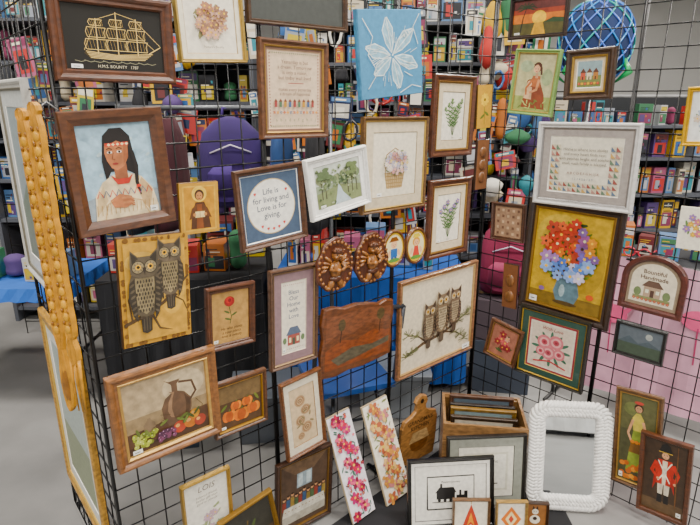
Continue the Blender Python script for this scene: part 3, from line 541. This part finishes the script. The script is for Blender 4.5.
# ------------------------------------------------------------ floor standing items
b=pic('framed_silhouette_print').frame(.372,.305,.018,'#0f0e0d');b.mat='print_under_glass';b.fill('#d9d6cc');b.mount(.014,.014,'#e2dfd6',line='#333333');b.fill('#e0ddd3');b.S([(17,20),(83,20),(83,80),(17,80)],2.2,'#222222',closed=True)
k='#141312';b.R(30,38,56,50,k);b.P([(28,50),(58,50),(54,60),(34,60)],k);b.R(35,60,38,67,k);b.R(58,38,74,45,k);b.R(62,45,65,54,k);b.R(69,45,74,52,k)
for x in(34,42,50,61,66,71): b.E(x,36,2.3,2.3,k)
b.S([(24,33),(78,33)],1,k);b.T("Pleasant Journey",50,70,4,k)
b.make(FL(.43,1.855,5,12,.305))
b=pic('framed_grey_matted_print').frame(.355,.345,.015,'#24201c');b.mat='print_under_glass';b.fill('#8d9086');b.mount(.038,.038,'#8a8c82',line='#20201c');b.fill('#dcd8ca');b.R(10,12,90,88,'#c9c5b4');b.R(14,16,86,84,'#dfdccf');b.T("Silent Night",50,70,9,'#333333');b.E(50,40,16,14,'#2c2a26');b.S([(28,26),(72,26)],2,'#2c2a26')
b.make(FL(.60,1.965,4,8,.345))
b=B('black_floor_cloth');b.mat='cloth';b.box(0,0,0,1,1,.003,'#17171a');b.v=[(x,y,z) for (x,y),z in zip([(-.35,1.62),(.95,1.62),(.95,2.27),(.64,2.56)]*2,[.0]*4+[.004]*4)]
b.make(TR(0,0,.0005))
# wicker mirror
b=B('white_wicker_wall_mirror');b.mat='paint';w,h=.285,.42
def rr(t,w=w,h=h,r=.05):
    P=2*(w+h)-8*r+2*math.pi*r;s=t*P
    segs=[(w-2*r,0),(r,1),(h-2*r,0),(r,1),(w-2*r,0),(r,1),(h-2*r,0),(r,1)]
    x,y,a=-w/2+r,-h/2,0
    for l,k in segs:
        L=l if not k else math.pi/2*r
        if s<=L:
            if not k:return x+math.cos(a)*s,y+math.sin(a)*s,a
            th=s/r;cx,cy=x-math.sin(a)*r,y+math.cos(a)*r;return cx+r*math.sin(a+th),cy-r*math.cos(a+th),a+th
        s-=L
        if not k:x+=math.cos(a)*l;y+=math.sin(a)*l
        else:
            cx,cy=x-math.sin(a)*r,y+math.cos(a)*r;x,y=cx+r*math.sin(a+math.pi/2),cy-r*math.cos(a+math.pi/2);a+=math.pi/2
    return x,y,a
for off,sg in((-.017,1),(.017,-1),(0,1)):
    for st in range(3):
        pts=[];M=300
        for i in range(M):
            t=i/M;x,y,a=rr(t);ph=sg*(t*2*math.pi*30)+st*2.094;o=off+.013*math.sin(ph);zz=.013*math.cos(ph)
            pts.append((x+math.sin(a)*o,y-math.cos(a)*o,zz-.02))
        b.tube(pts,.0085,'#e4e2de','paint',n=6,closed=True)
q=[rr(i/64)[:2] for i in range(64)]
b.add([(x*.93,y*.95,-.02) for x,y in q],[tuple(range(64))],'#dfe3e5','mirror_glass');b.add([(x,y,-.04) for x,y in q],[tuple(reversed(range(64)))],'#8a7a66','matte_card')
b.loops([[(x,y,-.04) for x,y in q],[(x,y,-.012) for x,y in q]],'#dedbd4','paint')
b.make(FL(.955,1.945,-5,13,.484,up=.012))
def small(n,x,y,w,h,fn,fc='#6a4a2c',yaw=0):
    b=pic(n).frame(w,h,.010,fc);b.mat='print_under_glass';fn(b);b.make(FL(x,y,yaw,9,h))
def s1(b):
    b.fill('#e6ddcb');b.P([(20,10),(50,30),(80,10),(66,50),(50,90),(34,50)],'#b5402c');b.P([(38,26),(50,66),(62,26),(50,38)],'#e0923a');b.S([(50,90),(50,98)],2,'#b58a3a')
def s2(b):
    b.fill('#e6ddcb');b.P([(12,50),(50,88),(88,50),(50,12)],'#d0722c');b.P([(28,50),(50,74),(72,50),(50,26)],'#f0d9a0');b.P([(40,50),(50,62),(60,50),(50,38)],'#b5402c')
def s3(b):
    b.fill('#8a5c34');b.E(50,36,24,22,'#e9e0cc');b.E(50,68,15,14,'#e9e0cc');b.P([(36,74),(40,92),(48,80)],'#2a1a10');b.P([(64,74),(60,92),(52,80)],'#2a1a10');b.E(45,68,2,2,'#111111');b.E(55,68,2,2,'#111111');b.E(50,40,10,9,'#2a1a10')
small('framed_ornament_card',.50,1.80,.155,.17,s1);small('framed_ornament_card',.665,1.795,.13,.165,s2,'#a8864c');small('small_framed_cat_picture',.775,1.835,.108,.13,s3,'#3c2616',yaw=-6)
# crate
b=B('wooden_crate');b.mat='wood_frame';w,d,h=.37,.27,.36
for i in range(4):
    z=.005+i*.09;z1=z+.082
    for y in(-d/2,d/2-.012): b.box(-w/2,y,z,w/2,y+.012,z1,['#a07a52','#93704a','#ad8860','#997550'][i])
    for x in(-w/2,w/2-.012): b.box(x,-d/2+.0125,z,x+.012,d/2-.0125,z1,['#97724c','#a07a52'][i%2])
for x in(-w/2+.0125,w/2-.0325):
    for y in(-d/2+.0125,d/2-.0325): b.box(x,y,.005,x+.02,y+.02,h-.01,'#80603c')
b.box(-w/2+.013,-d/2+.013,.006,w/2-.013,d/2-.013,.016,'#80603c')
b.make(TR(.62,2.205,0,-8))
for i,(y,hh,c) in enumerate(((-.06,.33,'#3a2a1c'),(-.02,.35,'#8a6a34'),(.03,.34,'#241c16'),(.075,.36,'#5c4030'))):
    b=pic('crated_spare_frame').frame(.3,hh,.02,c,th=.018);b.fill(['#b8b0a0','#7a8a8c','#c2a888','#55606a'][i]);b.make(TR(.62,2.205,0,-8)@Matrix.Translation((0,y,.02+hh/2))@Matrix.Rotation(math.radians(90),4,'X'))
# ------------------------------------------------------------ background booth goods
PAL=['#a83430','#c09a34','#34588a','#9c5470','#3a6a4a','#4c3a68','#b8b4aa','#a86434','#3a7f8a','#1a1a1e','#b8a444','#74304c','#54749c','#b0b0b2','#1c2644','#5c2a2a','#24262c','#c4b8a0','#8a8f98','#d8d4c8']
def goods(b,x0,x1,y,z,maxh,dep=.25,wr=(.05,.17)):
    x=x0
    while x<x1-.06:
        w=rnd.uniform(*wr);w=min(w,x1-x);hh=maxh*rnd.uniform(.5,.99);c=rnd.choice(PAL);yy=y+rnd.uniform(.01,.09);d=dep*.6
        if rnd.random()<.25: x+=rnd.uniform(.02,.1)
        if x+w>x1: break
        a=rnd.uniform(-.16,.16);ca,sa=math.cos(a),math.sin(a);cx=x+w/2;W2=w/2*.9
        def q3(px,py,pz): return (cx+px*ca-py*sa,yy+px*sa+py*ca,pz)
        if rnd.random()<.86:
            v=[q3(sx*W2,sy*d,zz) for zz in(z,z+hh) for sx,sy in((-1,0),(1,0),(1,1),(-1,1))]
            b.add(v,[(3,2,1,0),(4,5,6,7),(0,1,5,4),(1,2,6,5),(2,3,7,6),(3,0,4,7)],c,'gloss_plastic')
            def q(a0,b0,c0,d0,col,o=0): b.add([q3(-W2+2*W2*m,-.001-o,z+hh*n_) for m,n_ in((a0,b0),(c0,b0),(c0,d0),(a0,d0))],[(0,1,2,3)],col,'gloss_plastic')
            if rnd.random()<.6: q(.06,.7,.94,.93,rnd.choice(PAL))
            p0=rnd.uniform(.1,.4);q(p0*.3,.08,1-p0*.3,.55+.1*p0,rnd.choice(PAL));q(p0,.16,p0+.35,.5,rnd.choice(PAL),.001)
            for t in range(3): q(.12,.6+t*.1,.12+rnd.uniform(.3,.75),.63+t*.1,rnd.choice(['#e8e0c8','#ccb034','#111111']),.0012)
            for t in range(3): u0=rnd.uniform(.05,.8);v0=rnd.uniform(.1,.8);q(u0,v0,u0+.12,v0+.1,rnd.choice(PAL),.0015)
        else:
            L=[]
            for j in range(9):
                t=j/8*math.pi;r=math.sin(t)*(1+.25*math.sin(3*t))+.02
                L.append([q3(W2*.95*r*math.cos(k*math.pi/5),d*.4+d*.4*r*math.sin(k*math.pi/5),z+hh*.5-hh*.5*math.cos(t)) for k in range(10)])
            b.loops(L,c,'cloth',sm=True)
        x+=w+rnd.uniform(0,.02)
def shelf(name,x0,x1,y,zs,top,M,sc='#4a4d54'):
    b=B(name);b.mat='paint'
    for x in(x0-.03,x1):
        b.box(x,y-.02,0,x+.03,y+.4,top,sc)
    b.box(x0,y+.37,0.05,x1,y+.39,top,'#1c1e22')
    for z in zs: b.box(x0,y-.01,z-.025,x1,y+.365,z,sc)
    b.make(M)
    g=B('boxed_toys_on_shelf')
    for i,z in enumerate(zs):
        mh=(zs[i+1]-z-.04) if i+1<len(zs) else max(.1,top-z-.02);goods(g,x0+.01,x1-.01,y+.02,z+.001,mh)
    g.make(M)
shelf('retail_shelving_unit',-2.7,-.72,4.1,[.12,.5,.85,1.15,1.45,1.72,2.0,2.28],2.6,TR(0,0,0,0))
shelf('retail_shelving_unit',-.64,1.15,4.3,[.12,.5,.85,1.15,1.45,1.72,2.0,2.28],2.6,TR(0,0,0,-3))
shelf('retail_shelving_unit',1.5,3.6,5.2,[.12,.5,.85,1.2,1.5],1.75,TR(0,0,0,0))
def table(name,x,y,w,d,yaw,col,drop,h=.74):
    b=B(name);b.mat='cloth';per=[];m=20
    for i in range(m): per.append((-w/2+w*i/m,-d/2,0,-1))
    for i in range(m//2): per.append((w/2,-d/2+d*i/(m//2),1,0))
    for i in range(m): per.append((w/2-w*i/m,d/2,0,1))
    for i in range(m//2): per.append((-w/2,d/2-d*i/(m//2),-1,0))
    top=[(p[0],p[1],h) for p in per]
    bot=[(p[0]+p[2]*(.012+.018*(i%2)),p[1]+p[3]*(.012+.018*(i%2)),h-drop) for i,p in enumerate(per)]
    b.loops([bot,top],col,cap1=True)
    for sx in(-1,1):
        for sy in(-1,1): b.tube([(sx*(w/2-.08),sy*(d/2-.06),0),(sx*(w/2-.08),sy*(d/2-.06),h-.01)],.014,'#3a3c40','black_wire')
        b.tube([(sx*(w/2-.08),-d/2+.06,.25),(sx*(w/2-.08),d/2-.06,.25)],.012,'#3a3c40','black_wire')
    b.make(TR(x,y,0,yaw))
table('blue_folding_table',-2.08,3.1,1.0,.6,0,'#2a5aa8',.07)
table('black_clothed_table',-1.0,3.25,.95,.6,2,'#1d1e22',.7)
table('royal_blue_clothed_table',.13,3.25,1.15,.5,-2,'#1f4f9c',.68)
table('black_clothed_table',2.25,3.35,1.0,.5,-30,'#1d1e22',.7)
g=B('boxed_games_on_table');goods(g,-.45,.45,-.2,.745,.32,.3,(.08,.24));goods(g,-.45,.45,.08,.745,.42,.3,(.08,.24));g.make(TR(-1.0,3.25,0,2))
g=B('boxed_games_on_table');goods(g,-.52,.52,-.12,.745,.3,.25);g.make(TR(.13,3.25,0,-2))
g=B('boxed_games_on_table');goods(g,-.45,.45,-.2,.745,.22,.25);g.make(TR(-2.08,3.1,0,0))
g=B('boxed_games_on_table');goods(g,-.45,.45,-.15,.745,.22,.25);g.make(TR(2.25,3.35,0,-30))
# storage bins on floor behind display
for x,y,c,yaw in((-.42,2.58,'#50555c',8),(.24,2.80,'#8a9096',0),(-.98,2.5,'#2f3a48',12)):
    b=B('plastic_storage_bin');b.mat='gloss_plastic'
    def rc(w,d,z): return [(-w,-d,z),(w,-d,z),(w,d,z),(-w,d,z)]
    b.loops([rc(.17,.12,0),rc(.2,.145,.26),rc(.215,.16,.262),rc(.215,.16,.285),rc(.2,.145,.29)],c,cap0=True,cap1=True);b.make(TR(x,y,0.002,yaw))
def backpack(n,x,y,z,c,c2,yaw,s=1):
    b=B(n);b.mat='cloth';L=[]
    for zz,w,d in((-.22,.1,.05),(-.2,.15,.09),(-.1,.17,.11),(.05,.165,.1),(.15,.14,.08),(.21,.08,.05),(.23,.02,.02)):
        L.append([(w*s*math.copysign(abs(math.cos(t))**.6,math.cos(t)),d*s*math.copysign(abs(math.sin(t))**.6,math.sin(t)),zz*s) for t in[k*math.pi/8 for k in range(16)]])
    b.loops(L,c,cap0=True,cap1=True,sm=True)
    L=[[(w*s*math.cos(t),-.09*s-d*s*abs(math.sin(t)) ,zz*s) for t in[k*math.pi/8 for k in range(16)]] for zz,w,d in((-.18,.08,.02),(-.15,.12,.05),(-.04,.12,.05),(0,.09,.02))]
    b.loops(L,c2,cap0=True,cap1=True,sm=True)
    b.tube([(-.1*s,-.095*s,.06*s),(0,-.112*s,.10*s),(.1*s,-.095*s,.06*s)],.004,'#c8c0d0','gloss_plastic')
    b.tube([(-.04*s,0,.21*s),(-.03*s,0,.27*s),(.03*s,0,.27*s),(.04*s,0,.21*s)],.009,c2);b.make(TR(x,y,z,yaw))
backpack('purple_backpack',-.60,2.78,1.43,'#2c1c50','#3c2868',10)
backpack('crimson_backpack',.95,3.12,.825,'#7a2440','#923a58',-10)
# garment rail carrying bag and shirts
b=B('garment_rail');b.mat='black_wire'
for x in(-1.15,-.1): b.tube([(x,2.78,0),(x,2.78,1.72)],.012,'#55585c');b.tube([(x,2.70,.012),(x,2.86,.012)],.012,'#55585c')
b.tube([(-1.15,2.78,1.70),(-.1,2.78,1.70)],.012,'#55585c')
b.make(TR(0,0,0))
def shirt(n,x,y,z,c,yaw,w=.2,h=.55):
    b=B(n);b.mat='cloth';L=[]
    for i in range(9):
        t=i/8;zz=-h*t;ww=w*(.45+.55*min(1,t*4));L.append([(ww*math.cos(k*math.pi/8),(.035+.02*t)*math.sin(k*math.pi/8)*(1+.3*math.sin(k*2.2)),zz) for k in range(16)])
    b.loops(L,c,cap0=True,cap1=True,sm=True);b.tube([(0,0,-.01),(0,0,.03),(.02,0,.05)],.003,'#999999','black_wire');b.make(TR(x,y,z,yaw))
for i,(x,c) in enumerate(((-1.05,'#1c2430'),(-.92,'#3c1820'),(-.34,'#23406e'),(-.18,'#17181c'))): shirt('hanging_shirt',x,2.78,1.65,c,80+i*3)
def chair(x,y,yaw,c):
    b=B('folding_chair');b.mat='black_wire'
    for sx in(-.2,.2):
        b.tube([(sx,-.2,0),(sx,.12,.45),(sx,.2,.86)],.011,'#3b3e44');b.tube([(sx*.9,.22,0),(sx*.9,-.16,.44)],.011,'#3b3e44')
    b.tube([(-.2,.2,.86),(.2,.2,.86)],.011,'#3b3e44');b.tube([(-.2,-.13,.1),(.2,-.13,.1)],.008,'#3b3e44')
    b.box(-.19,-.2,.44,.19,.16,.465,c,'gloss_plastic');b.box(-.18,.155,.66,.18,.175,.84,c,'gloss_plastic');b.make(TR(x,y,.012,yaw))
chair(-.02,2.34,-160,'#2a4c8c')
def carton(x,y,z,w,d,h,yaw,c='#8a6a48'):
    b=B('cardboard_box');b.mat='matte_card';b.box(-w/2,-d/2,0,w/2,d/2,h,c);b.box(-w/2-.0008,-.025,h*.6,w/2+.0008,.025,h+.0008,'#a88c64','gloss_plastic')
    b.make(TR(x,y,z,yaw))
carton(.95,3.12,0,.34,.32,.34,-10,'#39404c');carton(.95,3.12,.342,.32,.3,.255,-12,'#4a4046')
def cards(x0,x1,y,z0,z1,n,yaw=0):
    b=B('hanging_merchandise_display');b.mat='gloss_plastic'
    k=0
    while x0+k*.152<=x1: b.tube([(x0+k*.152,0,0),(x0+k*.152,0,z1+.08)],.004,'#16171a','black_wire',n=4);k+=1
    k=0
    while .1+k*.152<z1+.08: b.tube([(x0,0,.1+k*.152),(x1,0,.1+k*.152)],.004,'#16171a','black_wire',n=4);k+=1
    for i in range(n):
        w=rnd.uniform(.05,.15);h=rnd.uniform(.07,.24);x=rnd.uniform(x0+w,x1-w);z=rnd.uniform(z0,z1-h);yy=-.02-rnd.random()*.13;c=rnd.choice(PAL);a=rnd.uniform(-.25,.25)
        def q(ax,az,o=0):
            X_=(ax-.5)*w;Z_=(az-1)*h;return (x+X_*math.cos(a)-Z_*math.sin(a),yy-o,z+h+X_*math.sin(a)+Z_*math.cos(a))
        def rc(a0,b0,a1,b1,col,o): b.add([q(a0,b0,o),q(a1,b0,o),q(a1,b1,o),q(a0,b1,o)],[(0,1,2,3)],col)
        t=rnd.random()
        if t<.66:
            rc(0,0,1,1,c,0);rc(.06,.78,.94,.96,rnd.choice(PAL),.001);rc(.15,.1,.85,.7,rnd.choice(PAL),.001);rc(.3,.2,.65,.55,rnd.choice(PAL),.002);rc(.2,.83,.7,.9,'#e8e0c8',.002)
        elif t<.88:
            L=[]
            for j in range(9):
                tt=j/8*math.pi;r=math.sin(tt)*(1+.2*math.sin(3*tt+i))+.03;L.append([(x+w*.6*r*math.cos(m*.785),yy+.05*r*math.sin(m*.785),z+h*.5-h*.6*math.cos(tt)) for m in range(8)])
            b.loops(L,c,'cloth',sm=True)
        else:
            pts=[q(.5+.5*math.cos(m*.7),.5+.5*math.sin(m*.7)) for m in range(9)];b.tube(pts,.010,c,closed=True)
        b.tube([(x,yy,z+h),(x,0,z+h+.01)],.003,'#888888','black_wire',n=4)
    b.make(TR(0,y,0,yaw))
cards(-2.5,-.9,3.85,.9,2.35,90);cards(-.8,.6,3.75,.8,2.3,100);cards(.7,1.45,4.0,.9,2.4,60)
# beaded peacock ornament
b=B('beaded_peacock_ornament');b.mat='gloss_plastic';L=[]
for i in range(13):
    a=i/12*math.pi;r=.21*abs(math.sin(a))**.8+.004;L.append([(r*math.cos(k*math.pi/10),r*math.sin(k*math.pi/10),-.24*math.cos(a)) for k in range(20)])
b.loops(L,'#16284e','cloth',cap0=True,cap1=True,sm=True)
for sg in(-1,1):
    for k in range(14):
        pts=[]
        for i in range(1,24):
            a=i/24*math.pi;t=k*2*math.pi/14+sg*a*.9;r=.21*math.sin(a)**.8+.007;pts.append((r*math.cos(t),r*math.sin(t),-.24*math.cos(a)))
        b.tube(pts,.0055,['#2f7ac0','#4a68c0','#1f9a94','#2f62b8'][k%4],n=5)
for k in range(7):
    t=k*.9
    b.tube([(.19*math.cos(t),.19*math.sin(t),-.1),(.23*math.cos(t),.23*math.sin(t),-.17),(.15*math.cos(t),.15*math.sin(t),-.23)],[.012,.022,.004],'#2f9a5a',n=6)
b.tube([(0,0,.22),(0,-.02,.34),(-.06,-.04,.40),(-.13,-.05,.37)],[.05,.035,.03,.008],'#1c4a8a')
b.tube([(0,0,-.22),(0,0,-2.06)],.014,'#3a3c40');b.tube([(-.15,0,-2.05),(.15,0,-2.05)],.014,'#3a3c40');b.tube([(0,-.15,-2.05),(0,.15,-2.05)],.014,'#3a3c40')
b.make(TR(1.5,3.55,2.068))
# flamingo towel & sunglasses
b=B('beach_towel_display_rack');b.mat='cloth';L=[]
b.tube([(-.5,0,.0),(.5,0,.0)],.01,'#333333','black_wire')
for x in(-.5,.5): b.tube([(x,0,-.925),(x,0,0)],.01,'#333333','black_wire');b.tube([(x,-.12,-.918),(x,.12,-.918)],.01,'#333333','black_wire')
for i in range(2):
    L.append([(-.45+k*.045,-.014+.008*math.sin(k*1.3),.008-i*.80) for k in range(21)])
b.loops(L,'#d3a3b6',closed=False)
b2=B('x');b2.A=(-.45,-.62,.45,0);b2.z=.026;b2.mat='cloth'
for x,y in((25,50),(70,60)):
    b2.E(x,y,9,6,'#e0608a');b2.S([(x+7,y+3),(x+13,y+14),(x+8,y+28),(x+13,y+32)],[3,2,2,2.4],'#e0608a');b2.S([(x,y-6),(x+1,y-38)],.8,'#b04068')
v=[(p[0],-p[2],p[1]) for p in b2.v]
i0=len(b.v);b.v+=v;b.f+=[tuple(k+i0 for k in f) for f in b2.f];b.c+=b2.c;b.m+=b2.m;b.sm+=b2.sm
b.make(TR(1.62,2.62,.93,-42))
b=B('sunglasses');b.mat='gloss_plastic'
for sx in(-1,1): b.tube([(sx*.036+.028*math.cos(t*math.pi/8),0,.024*math.sin(t*math.pi/8)) for t in range(16)],.004,'#c02a40',closed=True)
b.tube([(-.01,0,.004),(.01,0,.004)],.004,'#c02a40')
for sx in(-1,1): b.tube([(sx*.064,0,.006),(sx*.068,.1,.002),(sx*.066,.13,-.015)],.003,'#c02a40')
b.make(TR(1.50,2.715,.974,-42))
# white clothed tables behind the viewer (seen in the mirror)
table('white_clothed_table',.9,-.9,1.8,.7,10,'#e4e4e2',.7);table('white_clothed_table',2.9,-1.2,1.6,.7,30,'#dfe3ea',.7)
# ------------------------------------------------------------ room shell
def plane(name,v,mat):
    me=bpy.data.meshes.new(name);me.from_pydata(v,[],[(0,1,2,3)]);me.materials.append(mat);o=bpy.data.objects.new(name,me);bpy.context.collection.objects.link(o)
def simple(name,c,rough,sc,lo,hi):
    m=bpy.data.materials.new(name);m.use_nodes=True;N=m.node_tree.nodes;L=m.node_tree.links;b=N['Principled BSDF'];b.inputs['Roughness'].default_value=rough
    tc=N.new('ShaderNodeTexCoord');no=N.new('ShaderNodeTexNoise');no.inputs['Scale'].default_value=sc;no.inputs['Detail'].default_value=8;cr=N.new('ShaderNodeValToRGB')
    L.new(tc.outputs['Object'],no.inputs['Vector']);L.new(no.outputs['Fac'],cr.inputs[0]);L.new(cr.outputs[0],b.inputs['Base Color'])
    k=lin(c,1);cr.color_ramp.elements[0].color=tuple(x*lo for x in k[:3])+(1,);cr.color_ramp.elements[1].color=tuple(min(1,x*hi) for x in k[:3])+(1,);cr.color_ramp.elements[0].position=.3;cr.color_ramp.elements[1].position=.7;return m
plane('floor',[(-14,-10,0),(16,-10,0),(16,20,0),(-14,20,0)],simple('polished_concrete','#7d7c7a',.4,2.5,.75,1.15))
wm=simple('hall_wall_paint','#d4d3cf',.8,1,.95,1.05)
plane('ceiling',[(-14,20,5.6),(16,20,5.6),(16,-10,5.6),(-14,-10,5.6)],simple('ceiling_white','#e6e6e4',.8,1,.95,1.05))
plane('wall_back',[(-14,20,0),(16,20,0),(16,20,5.6),(-14,20,5.6)],wm);plane('wall_left',[(-14,-10,0),(-14,20,0),(-14,20,5.6),(-14,-10,5.6)],wm);plane('wall_right',[(16,20,0),(16,-10,0),(16,-10,5.6),(16,20,5.6)],wm)
b=B('pipe_and_drape');b.mat='cloth'
pts=[(2.3+k*.09,6.6+.05*math.sin(k*1.9)) for k in range(60)]
b.loops([[(x,y,.03) for x,y in pts],[(x,y,1.75) for x,y in pts]],'#1b1c22',closed=False);b.tube([(2.3,6.6,1.76),(7.7,6.6,1.76)],.02,'#888888')
for x in(2.3,5,7.7): b.tube([(x,6.6,0),(x,6.6,1.78)],.02,'#888888')
b.make(TR(0,0,0))
b=B('ceiling_beams');b.mat='paint'
for y in range(2,20,3): b.box(-13.9,y,5.25,15.9,y+.18,5.55,'#b9bbbd')
for x in range(-12,16,4): b.box(x,-9.9,5.1,x+.12,19.9,5.24,'#c6c8ca')
b.make(TR(0,0,0))
def area(x,y,z,sx,sy,p,rx=0,rz=0):
    l=bpy.data.lights.new('ceiling_light','AREA');l.shape='RECTANGLE';l.size=sx;l.size_y=sy;l.energy=p;l.color=(1,.94,.86);o=bpy.data.objects.new('ceiling_light',l);o.location=(x,y,z);o.rotation_euler=(math.radians(rx),0,math.radians(rz));bpy.context.collection.objects.link(o)
for x,y in((-3.5,-2),(0.5,-2),(4.5,-2),(-3,2.2),(1.5,1.5),(5,3),(-2,6.5),(3,7),(8,7),(5,13),(10,13)): area(x,y,5.0,1.6,.6,265)
w=bpy.data.worlds.new('hall_ambient');bpy.context.scene.world=w;w.use_nodes=True;w.node_tree.nodes['Background'].inputs[0].default_value=(.98,.97,.96,1);w.node_tree.nodes['Background'].inputs[1].default_value=.9
cd=bpy.data.cameras.new('camera');cd.lens=27.77;cd.sensor_width=36;co=bpy.data.objects.new('camera',cd);co.location=(0,0,1.75);co.rotation_euler=(math.radians(73),0,0);bpy.context.collection.objects.link(co);bpy.context.scene.camera=co
